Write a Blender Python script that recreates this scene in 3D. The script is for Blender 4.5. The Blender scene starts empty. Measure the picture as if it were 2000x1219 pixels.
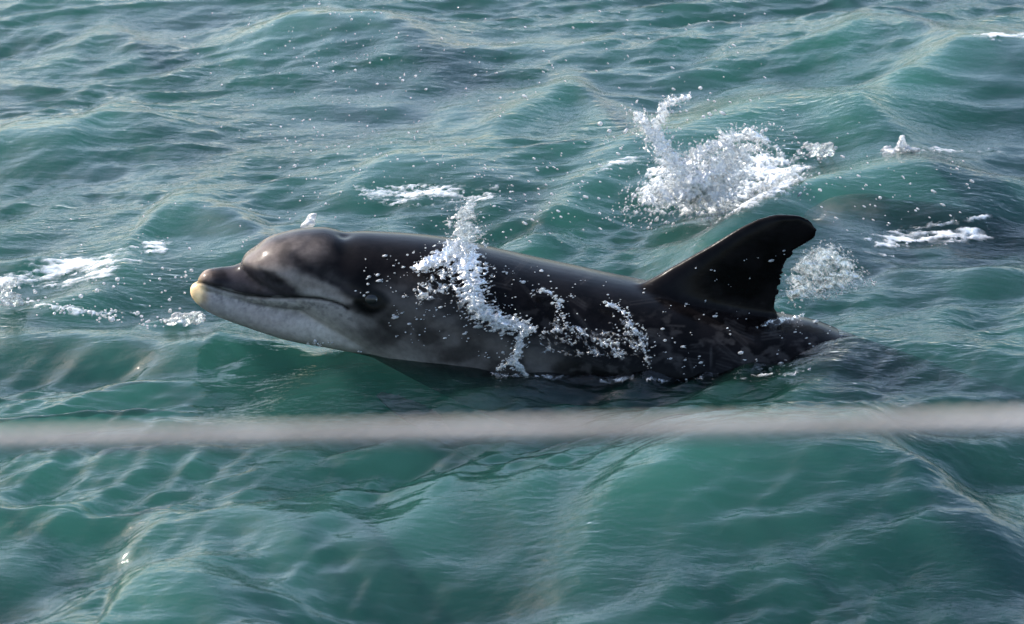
import bpy, bmesh, math, random
import numpy as np
from mathutils import Vector
from mathutils.bvhtree import BVHTree

R = math.radians
S = bpy.context.scene
COL = S.collection
rng = np.random.default_rng(11)
random.seed(5)

# ------------------------------------------------------------------ camera
TILT = R(20.0)
DIST = 8.5
PXM = 817.0                                   # photo pixels per metre at the dolphin
AIM = np.array([0.0, 0.0, 0.09])
CAM = AIM + DIST * np.array([0.0, -math.cos(TILT), math.sin(TILT)])
cam_d = bpy.data.cameras.new('camera')
cam = bpy.data.objects.new('camera', cam_d)
COL.objects.link(cam)
cam.location = CAM
cam.rotation_euler = (R(90) - TILT, 0, 0)
cam_d.sensor_width = 36.0
cam_d.lens = 36.0 * DIST / (2000.0 / PXM)
cam_d.clip_start = 0.05
cam_d.clip_end = 3000.0
cam_d.dof.use_dof = True
cam_d.dof.focus_distance = DIST - 0.05
cam_d.dof.aperture_fstop = 7.9
S.camera = cam

# ------------------------------------------------------------------ sky and sun
SUN_EL, SUN_AZ = R(40), R(-56)                # azimuth measured from +Y towards +X
world = bpy.data.worlds.new('World')
S.world = world
world.use_nodes = True
wn = world.node_tree.nodes
wn.clear()
sky = wn.new('ShaderNodeTexSky')
sky.sky_type = 'NISHITA'
sky.sun_disc = False
sky.sun_elevation = SUN_EL
sky.sun_rotation = SUN_AZ
sky.air_density = 1.0
sky.dust_density = 1.9
bgn = wn.new('ShaderNodeBackground')
bgn.inputs['Strength'].default_value = 0.15
wo = wn.new('ShaderNodeOutputWorld')
world.node_tree.links.new(sky.outputs[0], bgn.inputs['Color'])
world.node_tree.links.new(bgn.outputs[0], wo.inputs['Surface'])
sun_d = bpy.data.lights.new('sun', 'SUN')
sun_d.energy = 2.3
sun_d.angle = R(0.5)
sun_d.color = (1.0, 0.94, 0.85)
sun = bpy.data.objects.new('sun', sun_d)
COL.objects.link(sun)
sdir = Vector((math.sin(SUN_AZ) * math.cos(SUN_EL), math.cos(SUN_AZ) * math.cos(SUN_EL), math.sin(SUN_EL)))
sun.rotation_euler = sdir.to_track_quat('Z', 'Y').to_euler()
S.view_settings.view_transform = 'Standard'
S.view_settings.look = 'None'
S.view_settings.exposure = 1.42
S.view_settings.gamma = 1.0
S.view_settings.use_curve_mapping = False
S.render.engine = 'CYCLES'
S.cycles.use_denoising = True
S.cycles.volume_bounces = 3
S.cycles.max_bounces = 10
S.cycles.transparent_max_bounces = 12
S.cycles.sample_clamp_indirect = 6.0
S.cycles.caustics_reflective = False
S.cycles.caustics_refractive = False

# ------------------------------------------------------------------ pixel <-> world
FWD = np.array([0.0, math.cos(TILT), -math.sin(TILT)])
UPV = np.array([0.0, math.sin(TILT), math.cos(TILT)])
FPX = DIST * PXM                              # focal length in photo pixels


def ray(u, v):
    u = np.asarray(u, float); v = np.asarray(v, float)
    a = (u - 1000.0) / FPX
    b = (609.5 - v) / FPX
    d = FWD + b[..., None] * UPV
    d = d + a[..., None] * np.array([1.0, 0.0, 0.0])
    return d


def on_y(u, v, y=0.0):
    d = ray(u, v)
    t = (np.asarray(y) - CAM[1]) / d[..., 1]
    return CAM + d * t[..., None]


def on_z(u, v, z=0.0):
    d = ray(u, v)
    t = (np.asarray(z) - CAM[2]) / d[..., 2]
    return CAM + d * t[..., None]


def project(p):
    q = np.asarray(p, float) - CAM
    dep = q @ FWD
    return 1000.0 + FPX * q[..., 0] / dep, 609.5 - FPX * (q @ UPV) / dep


# ------------------------------------------------------------------ numeric helpers
TAB = rng.random((256, 256)).astype(np.float32)


def vn(x, y):
    x = np.asarray(x, np.float64); y = np.asarray(y, np.float64)
    xi = np.floor(x); yi = np.floor(y)
    fx = x - xi; fy = y - yi
    fx = fx * fx * fx * (fx * (fx * 6 - 15) + 10); fy = fy * fy * fy * (fy * (fy * 6 - 15) + 10)
    xi = xi.astype(np.int64) & 255; yi = yi.astype(np.int64) & 255
    x1 = (xi + 1) & 255; y1 = (yi + 1) & 255
    a = TAB[xi, yi] * (1 - fx) + TAB[x1, yi] * fx
    b = TAB[xi, y1] * (1 - fx) + TAB[x1, y1] * fx
    return a * (1 - fy) + b * fy


def fbm(x, y, o=4):
    s = 0; a = 0.5; n = 0
    for k in range(o):
        c, sn = math.cos(0.6 * k), math.sin(0.6 * k)
        s = s + a * vn((c * x - sn * y) * 2 ** k + 17.3 * k, (sn * x + c * y) * 2 ** k + 5.1 * k)
        n += a; a *= 0.5
    return s / n


def sst(a, b, x):
    t = np.clip((x - a) / (b - a), 0, 1)
    return t * t * (3 - 2 * t)


def pchip(xs, ys, x):
    xs = np.asarray(xs, float); ys = np.asarray(ys, float)
    h = np.diff(xs); dl = np.diff(ys) / h
    m = np.zeros_like(xs)
    m[0], m[-1] = dl[0], dl[-1]
    for i in range(1, len(xs) - 1):
        if dl[i - 1] * dl[i] > 0:
            w1 = 2 * h[i] + h[i - 1]; w2 = h[i] + 2 * h[i - 1]
            m[i] = (w1 + w2) / (w1 / dl[i - 1] + w2 / dl[i])
    x = np.clip(x, xs[0], xs[-1])
    i = np.clip(np.searchsorted(xs, x) - 1, 0, len(xs) - 2)
    t = (x - xs[i]) / h[i]
    return ((1 + 2 * t) * (1 - t) ** 2 * ys[i] + t * (1 - t) ** 2 * h[i] * m[i]
            + t * t * (3 - 2 * t) * ys[i + 1] + t * t * (t - 1) * h[i] * m[i + 1])


def sdf_poly(u, v, poly):
    P = np.asarray(poly, float)
    d = np.full(u.shape, 1e18); ins = np.zeros(u.shape, bool)
    for i in range(len(P)):
        a = P[i]; b = P[(i + 1) % len(P)]
        e = b - a
        wx = u - a[0]; wy = v - a[1]
        t = np.clip((wx * e[0] + wy * e[1]) / (e @ e), 0, 1)
        d = np.minimum(d, (wx - e[0] * t) ** 2 + (wy - e[1] * t) ** 2)
        c = ((a[1] > v) != (b[1] > v)) & (u < (b[0] - a[0]) * (v - a[1]) / (b[1] - a[1] + 1e-12) + a[0])
        ins ^= c
    d = np.sqrt(d)
    return np.where(ins, -d, d)


def dist_line(u, v, pts):
    P = np.asarray(pts, float)
    d = np.full(u.shape, 1e18)
    for i in range(len(P) - 1):
        a = P[i]; e = P[i + 1] - a
        wx = u - a[0]; wy = v - a[1]
        t = np.clip((wx * e[0] + wy * e[1]) / (e @ e), 0, 1)
        d = np.minimum(d, (wx - e[0] * t) ** 2 + (wy - e[1] * t) ** 2)
    return np.sqrt(d)


def mesh_from(name, V, F, smooth=True):
    """V (n,3) array, F (m,4) or (m,3) int array."""
    me = bpy.data.meshes.new(name)
    V = np.ascontiguousarray(V, np.float32); F = np.ascontiguousarray(F, np.int32)
    k = F.shape[1]
    me.vertices.add(len(V)); me.vertices.foreach_set('co', V.ravel())
    me.loops.add(F.size); me.loops.foreach_set('vertex_index', F.ravel())
    me.polygons.add(len(F)); me.polygons.foreach_set('loop_start', np.arange(0, F.size, k, dtype=np.int32))
    me.update(calc_edges=True)
    if smooth:
        me.polygons.foreach_set('use_smooth', np.ones(len(F), bool))
    return me


def link(name, me, m=None, parent=None):
    o = bpy.data.objects.new(name, me)
    COL.objects.link(o)
    if m is not None:
        me.materials.clear(); me.materials.append(m)
    if parent is not None:
        o.parent = parent
    return o


def tag(o, label=None, cat=None, group=None, kind=None):
    if label: o['label'] = label
    if cat: o['category'] = cat
    if group: o['group'] = group
    if kind: o['kind'] = kind
    return o


def grid_faces(nx, ny):
    i = np.arange(nx - 1)[:, None] * ny + np.arange(ny - 1)[None, :]
    return np.stack([i, i + ny, i + ny + 1, i + 1], -1).reshape(-1, 4)


# ------------------------------------------------------------------ materials
def new_mat(name):
    m = bpy.data.materials.new(name); m.use_nodes = True
    nt = m.node_tree; nt.nodes.clear()
    out = nt.nodes.new('ShaderNodeOutputMaterial')
    return m, nt, out


def N(nt, t, **kw):
    n = nt.nodes.new('ShaderNode' + t)
    for k, v in kw.items():
        if k in n.inputs: n.inputs[k].default_value = v
        else: setattr(n, k, v)
    return n


def water_material():
    m, nt, out = new_mat('sea_water')
    L = nt.links.new
    geo = N(nt, 'NewGeometry')
    b = None
    tp = N(nt, 'TexNoise', Scale=1.6, Detail=2.0); L(geo.outputs['Position'], tp.inputs['Vector'])
    # fine wind ripples, drawn out along the crests
    for sx, sy, rot, dist, st in ((16, 40, 0.30, 0.010, 0.6), (45, 105, 0.18, 0.0040, 0.55), (30, 55, -0.45, 0.004, 0.28)):
        mp = N(nt, 'Mapping'); mp.inputs['Rotation'].default_value = (0, 0, -rot)
        mp.inputs['Scale'].default_value = (sx, sy, 20)
        L(geo.outputs['Position'], mp.inputs['Vector'])
        t = N(nt, 'TexNoise', Scale=1.0, Detail=2.5, Roughness=0.5, Distortion=0.4)
        L(mp.outputs[0], t.inputs['Vector'])
        bm = N(nt, 'Bump', Strength=st, Distance=dist)
        pm = N(nt, 'MapRange'); L(tp.outputs['Fac'], pm.inputs['Value'])
        pm.inputs['From Min'].default_value = 0.36; pm.inputs['From Max'].default_value = 0.64
        pm.inputs['To Min'].default_value = st * 0.34; pm.inputs['To Max'].default_value = st * 1.1
        L(pm.outputs[0], bm.inputs['Strength'])
        L(t.outputs['Fac'], bm.inputs['Height'])
        if b is not None: L(b.outputs[0], bm.inputs['Normal'])
        b = bm
    fr = N(nt, 'Fresnel', IOR=1.333); L(b.outputs[0], fr.inputs['Normal'])
    gl = N(nt, 'BsdfGlossy', Roughness=0.04); L(b.outputs[0], gl.inputs['Normal'])
    tr = N(nt, 'BsdfTransparent')
    mx = N(nt, 'MixShader')
    L(fr.outputs[0], mx.inputs[0]); L(tr.outputs[0], mx.inputs[1]); L(gl.outputs[0], mx.inputs[2])
    L(mx.outputs[0], out.inputs['Surface'])
    # green, turbid body of the water: sigma_s and sigma_a per metre
    sc = N(nt, 'VolumeScatter', Density=WATER_D, Anisotropy=0.25); sc.inputs['Color'].default_value = (0.088, 0.325, 0.280, 1)
    ab = N(nt, 'VolumeAbsorption', Density=WATER_D); ab.inputs['Color'].default_value = (0.088, 0.325, 0.280, 1)
    ad = N(nt, 'AddShader'); L(sc.outputs[0], ad.inputs[0]); L(ab.outputs[0], ad.inputs[1])
    L(ad.outputs[0], out.inputs['Volume'])
    return m


WATER_D = 2.9


def foam_material():
    m, nt, out = new_mat('foam')
    L = nt.links.new
    geo = N(nt, 'NewGeometry')
    t = N(nt, 'TexNoise', Scale=160.0, Detail=3.0, Roughness=0.6); L(geo.outputs['Position'], t.inputs['Vector'])
    bm = N(nt, 'Bump', Strength=0.5, Distance=0.004); L(t.outputs['Fac'], bm.inputs['Height'])
    p = N(nt, 'BsdfPrincipled', Roughness=0.45); p.inputs['Base Color'].default_value = (0.80, 0.82, 0.82, 1)
    L(bm.outputs[0], p.inputs['Normal'])
    at = N(nt, 'Attribute'); at.attribute_name = 'cover'
    tr = N(nt, 'BsdfTransparent'); mx = N(nt, 'MixShader')
    L(at.outputs['Fac'], mx.inputs[0]); L(tr.outputs[0], mx.inputs[1]); L(p.outputs[0], mx.inputs[2])
    L(mx.outputs[0], out.inputs['Surface'])
    return m


def spray_material(name, white, clear):
    m, nt, out = new_mat(name)
    L = nt.links.new
    geo = N(nt, 'NewGeometry')
    t = N(nt, 'TexNoise', Scale=210.0, Detail=3.0, Roughness=0.65); L(geo.outputs['Position'], t.inputs['Vector'])
    bm = N(nt, 'Bump', Strength=0.55, Distance=0.004); L(t.outputs['Fac'], bm.inputs['Height'])
    d = N(nt, 'BsdfDiffuse'); d.inputs['Color'].default_value = (white, white, white, 1); L(bm.outputs[0], d.inputs['Normal'])
    tl = N(nt, 'BsdfTranslucent'); tl.inputs['Color'].default_value = (white, white, white, 1)
    m1 = N(nt, 'MixShader'); m1.inputs[0].default_value = 0.5
    L(d.outputs[0], m1.inputs[1]); L(tl.outputs[0], m1.inputs[2])
    tr = N(nt, 'BsdfTransparent'); tr.inputs['Color'].default_value = (0.93, 0.98, 0.97, 1)
    # clear and aerated patches of water alternate
    t2 = N(nt, 'TexNoise', Scale=70.0, Detail=2.0); L(geo.outputs['Position'], t2.inputs['Vector'])
    mr = N(nt, 'MapRange'); L(t2.outputs['Fac'], mr.inputs['Value'])
    mr.inputs['From Min'].default_value = 0.35; mr.inputs['From Max'].default_value = 0.65
    mr.inputs['To Min'].default_value = max(0.0, clear - 0.25); mr.inputs['To Max'].default_value = min(0.95, clear + 0.25)
    m2 = N(nt, 'MixShader'); L(mr.outputs[0], m2.inputs[0]); L(m1.outputs[0], m2.inputs[1]); L(tr.outputs[0], m2.inputs[2])
    fr = N(nt, 'Fresnel', IOR=1.36); L(bm.outputs[0], fr.inputs['Normal'])
    gl = N(nt, 'BsdfGlossy', Roughness=0.12); L(bm.outputs[0], gl.inputs['Normal'])
    m3 = N(nt, 'MixShader'); L(fr.outputs[0], m3.inputs[0]); L(m2.outputs[0], m3.inputs[1]); L(gl.outputs[0], m3.inputs[2])
    # torn edges thin out to nothing
    at = N(nt, 'Attribute'); at.attribute_name = 'thin'
    t0 = N(nt, 'BsdfTransparent'); m4 = N(nt, 'MixShader')
    L(at.outputs['Fac'], m4.inputs[0]); L(m3.outputs[0], m4.inputs[1]); L(t0.outputs[0], m4.inputs[2])
    L(m4.outputs[0], out.inputs['Surface'])
    return m


def skin_material():
    m, nt, out = new_mat('wet_dolphin_skin')
    L = nt.links.new
    at = N(nt, 'Attribute'); at.attribute_name = 'skin'
    geo = N(nt, 'NewGeometry')
    tc = N(nt, 'TexCoord')
    t = N(nt, 'TexNoise', Scale=55.0, Detail=5.0, Roughness=0.65); L(tc.outputs['Object'], t.inputs['Vector'])
    mr = N(nt, 'MapRange'); L(t.outputs['Fac'], mr.inputs['Value'])
    mr.inputs['From Min'].default_value = 0.3; mr.inputs['From Max'].default_value = 0.7
    mr.inputs['To Min'].default_value = 0.78; mr.inputs['To Max'].default_value = 1.2
    mu = N(nt, 'Mix'); mu.data_type = 'RGBA'; mu.blend_type = 'MULTIPLY'; mu.inputs['Factor'].default_value = 1.0
    L(at.outputs['Color'], mu.inputs[6]); L(mr.outputs[0], mu.inputs[7])
    p = N(nt, 'BsdfPrincipled'); L(mu.outputs[2], p.inputs['Base Color'])
    p.inputs['IOR'].default_value = 1.33
    p.inputs['Specular IOR Level'].default_value = 0.13
    mp = N(nt, 'Mapping'); mp.inputs['Scale'].default_value = (14, 40, 40); L(tc.outputs['Object'], mp.inputs['Vector'])
    t3 = N(nt, 'TexNoise', Scale=1.0, Detail=4.0, Roughness=0.6); L(mp.outputs[0], t3.inputs['Vector'])
    mr2 = N(nt, 'MapRange'); L(t3.outputs['Fac'], mr2.inputs['Value'])
    mr2.inputs['To Min'].default_value = 0.12; mr2.inputs['To Max'].default_value = 0.34
    L(mr2.outputs[0], p.inputs['Roughness'])
    bm = N(nt, 'Bump', Strength=0.25, Distance=0.002); L(t3.outputs['Fac'], bm.inputs['Height'])
    L(bm.outputs[0], p.inputs['Normal'])
    L(p.outputs[0], out.inputs['Surface'])
    return m


def plain_material(name, col, rough, coat=0.0):
    m, nt, out = new_mat(name)
    p = N(nt, 'BsdfPrincipled', Roughness=rough); p.inputs['Base Color'].default_value = (*col, 1)
    tc = N(nt, 'TexCoord')
    t = N(nt, 'TexNoise', Scale=90.0, Detail=4.0); nt.links.new(tc.outputs['Object'], t.inputs['Vector'])
    bm = N(nt, 'Bump', Strength=0.2, Distance=0.002); nt.links.new(t.outputs['Fac'], bm.inputs['Height'])
    nt.links.new(bm.outputs[0], p.inputs['Normal'])
    p.inputs['Coat Weight'].default_value = coat
    nt.links.new(p.outputs[0], out.inputs['Surface'])
    return m


M_WATER = water_material()
M_FOAM = foam_material()
M_SPRAY = spray_material('aerated_spray', 0.92, 0.28)
M_FILM = spray_material('water_film', 0.92, 0.48)
M_CLEAR = spray_material('clear_spray', 0.9, 0.68)
M_SKIN = skin_material()
M_EYE = plain_material('dolphin_eye', (0.004, 0.004, 0.004), 0.3, 0.0)
M_ROPE = plain_material('weathered_rope', (0.42, 0.365, 0.32), 0.8)
_nt = M_ROPE.node_tree
_g = N(_nt, 'NewGeometry'); _t = N(_nt, 'TexNoise', Scale=9.0, Detail=3.0); _nt.links.new(_g.outputs['Position'], _t.inputs['Vector'])
_cr = N(_nt, 'ValToRGB'); _nt.links.new(_t.outputs['Fac'], _cr.inputs['Fac'])
_cr.color_ramp.elements[0].position = 0.35; _cr.color_ramp.elements[0].color = (0.22, 0.20, 0.18, 1)
_cr.color_ramp.elements[1].position = 0.68; _cr.color_ramp.elements[1].color = (0.46, 0.43, 0.40, 1)
_nt.links.new(_cr.outputs[0], [q for q in _nt.nodes if q.type == 'BSDF_PRINCIPLED'][0].inputs['Base Color'])

# ------------------------------------------------------------------ the sea surface
# (px crest line, crest height, near-face width, far-face width, end softness px)
RIDGES = [
    ([(600, 735), (720, 716), (860, 714), (990, 735)], 0.036, 0.24, 0.22),
    ([(1090, 985), (1180, 948), (1300, 895), (1420, 856), (1560, 850), (1700, 856), (1800, 885), (1960, 965)], 0.13, 0.38, 0.28),
    ([(1660, 185), (1740, 140), (1850, 92), (1940, 72), (2080, 70), (2200, 90)], 0.11, 0.34, 0.25),
    ([(1330, 240), (1440, 205), (1560, 186), (1660, 205), (1790, 262)], 0.075, 0.30, 0.22),
    ([(260, 440), (330, 398), (385, 391), (440, 405), (520, 445)], 0.050, 0.17, 0.16),
    ([(480, 40), (600, 18), (720, 22), (860, 48)], 0.07, 0.26, 0.22),
    ([(690, 335), (780, 302), (860, 305), (960, 330)], 0.045, 0.20, 0.2),
    ([(960, 215), (1060, 180), (1120, 155), (1180, 185)], 0.045, 0.18, 0.2),
    ([(1240, 520), (1400, 440), (1540, 372), (1640, 338), (1760, 322), (1900, 326), (2100, 345)], 0.105, 0.30, 0.22),
    ([(150, 235), (220, 208), (310, 220)], 0.04, 0.15, 0.16),
    ([(-60, 285), (20, 255), (120, 262)], 0.045, 0.16, 0.2),
    ([(1540, 715), (1630, 684), (1740, 668), (1860, 668), (1990, 695)], 0.050, 0.13, 0.20),
    ([(170, 1250), (230, 1165), (290, 1140), (370, 1150), (500, 1200)], 0.07, 0.26, 0.25),
    ([(400, 1035), (480, 1005), (560, 1010)], 0.035, 0.12, 0.16),
    ([(590, 1045), (660, 1018), (730, 1040)], 0.035, 0.12, 0.16),
    ([(880, 985), (960, 968), (1040, 962)], 0.04, 0.14, 0.2),
    ([(-40, 655), (120, 640), (330, 660), (470, 655), (560, 668)], 0.025, 0.10, 0.14),
    ([(390, 690), (430, 668), (480, 672)], 0.022, 0.07, 0.10),
    ([(1620, 55), (1700, 30), (1760, 30), (1850, 60)], 0.06, 0.22, 0.22),
    ([(1480, 520), (1650, 500), (1800, 520), (2100, 530)], 0.035, 0.16, 0.2),
    ([(150, 70), (200, 55), (280, 70)], 0.03, 0.12, 0.14),
    ([(1040, 420), (1160, 340), (1240, 300), (1330, 310)], 0.05, 0.26, 0.2),
]
RIDGE_W = []
for pts, A, wn_, wf_ in RIDGES:
    P = np.array(pts, float)
    g = on_z(P[:, 0], P[:, 1], A * 0.85)
    RIDGE_W.append((g[:, 0], g[:, 1], A, wn_, wf_))

WAVES = []
wr = np.random.default_rng(4)
lam = 1.9
while lam > 0.055:
    n = 4 if lam > 0.5 else 6
    for _ in range(n):
        l = lam * wr.uniform(0.8, 1.25)
        th = R(90 + 20) + wr.normal(0, R(15 if lam > 0.3 else 24))
        slope = 0.030 if lam > 0.9 else (0.046 if lam > 0.3 else (0.066 if lam > 0.13 else 0.060))
        a = slope * l / (2 * math.pi) * wr.uniform(0.6, 1.3)
        WAVES.append((l, math.cos(th), math.sin(th), a, wr.uniform(0, 6.28)))
    lam *= 0.68


def H(x, y):
    """height of the water above mean level"""
    x = np.asarray(x, np.float64); y = np.asarray(y, np.float64)
    wx = x + 0.10 * (fbm(x * 1.3 + 3, y * 1.3, 2) - 0.5) + 0.03 * (vn(x * 5, y * 5 + 9) - 0.5)
    wy = y + 0.26 * (fbm(x * 0.8 + 40, y * 1.2 + 7, 2) - 0.5) + 0.045 * (vn(x * 3 + 31, y * 6) - 0.5)
    gust = 0.45 + 1.1 * sst(0.25, 0.75, fbm(x * 0.9 + 60, y * 0.8 + 11, 3))
    gust2 = 0.35 + 1.3 * sst(0.3, 0.7, fbm(x * 1.7 + 20, y * 1.5 + 71, 3))
    far = 1 - sst(3.0, 8.0, np.sqrt(x * x + (y - 0.6) ** 2))
    near_body = 1 - 0.62 * np.exp(-((x - 0.2) / 1.25) ** 4 - ((y + 0.05) / 0.42) ** 4)
    pool = 1 - 0.85 * np.exp(-(np.abs(x + 0.44) / 0.36) ** 4 - (np.abs(y + 0.33) / 0.26) ** 4)
    h = np.zeros(np.broadcast(x, y).shape)
    for l, cx, sy, a, ph in WAVES:
        k = 2 * math.pi / l
        t = k * (wx * cx + wy * sy) + ph
        c = np.cos(t)
        w = a * (c + 0.28 * (2 * c * c - 1)) if l > 1.0 or l < 0.1 else a * 2.2 * ((0.5 + 0.5 * c) ** (2.0 if l > 0.35 else 1.5) - 0.4)
        if l < 0.45: w = w * far * (gust2 if l < 0.2 else gust)
        else: w = w * (0.55 + 0.45 * gust)
        h += w * (near_body if l > 0.25 else 1.0) * pool
    calm = np.ones_like(h)
    rid = np.zeros_like(h)
    for rx, ry, A, wn_, wf_ in RIDGE_W:
        x0, x1 = rx.min(), rx.max()
        sel = (x > x0 - 0.22) & (x < x1 + 0.22) & (np.abs(y - ry.mean()) < 2.5)
        if not np.any(sel): continue
        xs = x[sel]; ys = y[sel]
        o = np.argsort(rx)
        yr = pchip(rx[o], ry[o], xs) + 0.02 * (vn(xs * 9, xs * 0 + A * 100) - 0.5)
        m = 0.12 * (x1 - x0)
        env = sst(x0 - 0.22, x0 + m * 2.8, xs) * (1 - sst(x1 - m * 2.8, x1 + 0.22, xs))
        d = ys - yr
        d = np.sign(d) * (np.sqrt(d * d + 0.0009) - 0.03)
        f = np.where(d < 0, np.exp(-(np.abs(d) / wn_) ** 1.35), np.exp(-(np.abs(d) / wf_) ** 1.45))
        rid[sel] += 1.1 * A * env * f
        calm[sel] *= 1 - 0.68 * env * f
    return h * calm * (1 - 0.5 * sst(0.2, 1.8, y)) + rid * (1.0 - 0.22 * sst(0.3, 1.6, y)) - 0.012


def build_sea():
    def axis(a, b, st, lim, g):
        core = np.arange(a, b + 1e-9, st)
        out = []; s = st; p = b
        while p < lim[1]:
            s *= g; p += s; out.append(p)
        lo = []; s = st; p = a
        while p > lim[0]:
            s *= g; p -= s; lo.append(p)
        return np.concatenate([lo[::-1], core, out])
    X = axis(-1.95, 1.95, 0.0050, (-900, 900), 1.13)
    Y = axis(-2.3, 3.9, 0.0072, (-900, 900), 1.13)
    nx, ny = len(X), len(Y)
    gx, gy = np.meshgrid(X, Y, indexing='ij')
    Z = np.empty_like(gx)
    for i in range(0, nx, 60):
        Z[i:i + 60] = H(gx[i:i + 60], gy[i:i + 60])
    V = np.stack([gx, gy, Z], -1).reshape(-1, 3)
    F = grid_faces(nx, ny)
    # close the body of water with sides and a bed 4 m down
    idx = np.arange(nx * ny).reshape(nx, ny)
    loop = np.concatenate([idx[:, 0], idx[-1, 1:], idx[-2::-1, -1], idx[0, -2:0:-1]])
    lv = V[loop].copy(); lv[:, 2] = -4.0
    b0 = len(V); nl = len(loop)
    j = np.arange(nl); k = (j + 1) % nl
    side = np.stack([loop[j], b0 + j, b0 + k, loop[k]], -1)
    V = np.concatenate([V, lv])
    c0 = len(V)
    V = np.concatenate([V, [[0.0, 0.0, -4.0]]])
    me = mesh_from('sea', V, np.concatenate([F, side]))
    bm = bmesh.new(); bm.from_mesh(me); bm.verts.ensure_lookup_table()
    bm.faces.new([bm.verts[b0 + i] for i in range(nl)][::-1])
    bm.verts.remove(bm.verts[c0])
    bm.to_mesh(me); bm.free()
    me.polygons.foreach_set('use_smooth', np.ones(len(me.polygons), bool))
    o = link('sea', me, M_WATER)
    tag(o, 'choppy turbid green sea reflecting pale sky', None, None, 'structure')
    return o


build_sea()

# ------------------------------------------------------------------ the dolphin
SINT, COST = math.sin(TILT), math.cos(TILT)
TOP = [(474, 512), (477, 500), (483, 492), (494, 483), (519, 464), (553, 452), (592, 445), (628, 443), (654, 448), (672, 453), (704, 451),
       (760, 453), (816, 457), (872, 464), (930, 476), (998, 491), (1060, 505), (1123, 518), (1185, 532), (1266, 549), (1400, 583),
       (1520, 610), (1590, 624), (1664, 652), (1750, 682), (1900, 735), (2100, 800), (2300, 858), (2460, 896), (2540, 912)]
BOT = [(474, 514), (477, 524), (483, 531), (494, 543), (519, 564), (553, 584), (600, 614), (650, 650), (700, 682), (760, 714), (850, 760), (950, 806),
       (1060, 842), (1180, 866), (1300, 872), (1450, 866), (1600, 850), (1750, 836), (1900, 838), (2100, 862), (2300, 896), (2460, 922), (2540, 930)]
HW = [(474, 0.008), (477, 0.030), (483, 0.045), (494, 0.062), (519, 0.088), (553, 0.108), (600, 0.125), (660, 0.140), (730, 0.158), (820, 0.185), (950, 0.215),
      (1080, 0.228), (1250, 0.222), (1450, 0.190), (1650, 0.145), (1850, 0.098), (2100, 0.055), (2300, 0.034), (2460, 0.026), (2540, 0.022)]
R_TOP = [(385, 552), (386, 545), (390, 537), (397, 529), (406, 525), (425, 522), (450, 519), (480, 512), (530, 508), (600, 520), (680, 560)]
R_BOT = [(385, 552), (386, 556), (390, 560), (397, 566), (406, 571), (425, 578), (450, 585), (480, 592), (530, 600), (600, 606), (680, 616)]
R_HW = [(385, 0.004), (386, 0.012), (390, 0.022), (397, 0.030), (406, 0.035), (425, 0.038), (450, 0.043), (480, 0.056), (530, 0.086), (600, 0.110), (680, 0.126)]
J_TOP = [(371, 567), (372, 560), (375, 555), (382, 551), (392, 552), (410, 553), (446, 559), (480, 565), (536, 568), (592, 570), (648, 576), (700, 590), (790, 630)]
J_BOT = [(371, 567), (372, 575), (375, 582), (382, 591), (392, 600), (413, 613), (438, 624), (480, 639), (522, 653), (564, 665), (606, 673), (648, 680), (700, 690), (790, 712)]
J_HW = [(371, 0.004), (372, 0.013), (375, 0.020), (382, 0.027), (392, 0.033), (410, 0.039), (446, 0.046), (480, 0.054), (536, 0.076), (592, 0.094), (648, 0.106), (700, 0.114), (790, 0.115)]
FIN = [(1245, 556), (1272, 543), (1331, 511), (1386, 480), (1442, 446), (1479, 428), (1512, 419), (1553, 420), (1583, 430), (1597, 448), (1594, 465),
       (1575, 476), (1553, 492), (1538, 515), (1529, 541), (1523, 566), (1520, 592), (1521, 620), (1500, 680), (1280, 650)]
MOUTH = [(384, 551), (396, 553), (410, 558), (446, 570), (480, 578), (536, 582), (592, 582), (626, 584), (648, 589), (668, 596), (679, 604)]


def spaced(us):
    """stations bunched towards the first point of an outline"""
    a, b = us[0], us[-1]
    t = np.linspace(0, 1, int((b - a) / 5) + 20)
    return a + (b - a) * t ** 1.6


def loft(top, bot, hw, nring=72, p=2.15):
    us = spaced([q[0] for q in top])
    T = pchip([q[0] for q in top], [q[1] for q in top], us)
    B = pchip([q[0] for q in bot], [q[1] for q in bot], us)
    W = pchip([q[0] for q in hw], [q[1] for q in hw], us)
    pt = on_y(us, T); pb = on_y(us, B)
    xs = pt[:, 0]
    c = (pt[:, 2] + pb[:, 2]) / 2
    h = (pt[:, 2] - pb[:, 2]) / 2 * COST            # apparent half height
    a = np.sqrt(np.maximum(h * h - (W * SINT) ** 2, (0.5 * h) ** 2)) / COST
    th = np.linspace(0, 2 * math.pi, nring, endpoint=False)
    ct = np.sign(np.cos(th)) * np.abs(np.cos(th)) ** (2 / p); st = np.sign(np.sin(th)) * np.abs(np.sin(th)) ** (2 / p)
    V = np.stack([np.repeat(xs, nring), (W[:, None] * ct).ravel(), (c[:, None] + a[:, None] * st).ravel()], -1)
    n = len(us)
    i = np.arange(n - 1)[:, None] * nring; j = np.arange(nring)[None, :]; k = (j + 1) % nring
    F = np.stack([i + j, i + k, i + nring + k, i + nring + j], -1).reshape(-1, 4)
    caps = [list(range(nring))[::-1], list(range((n - 1) * nring, n * nring))]
    return V, F, caps


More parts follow.
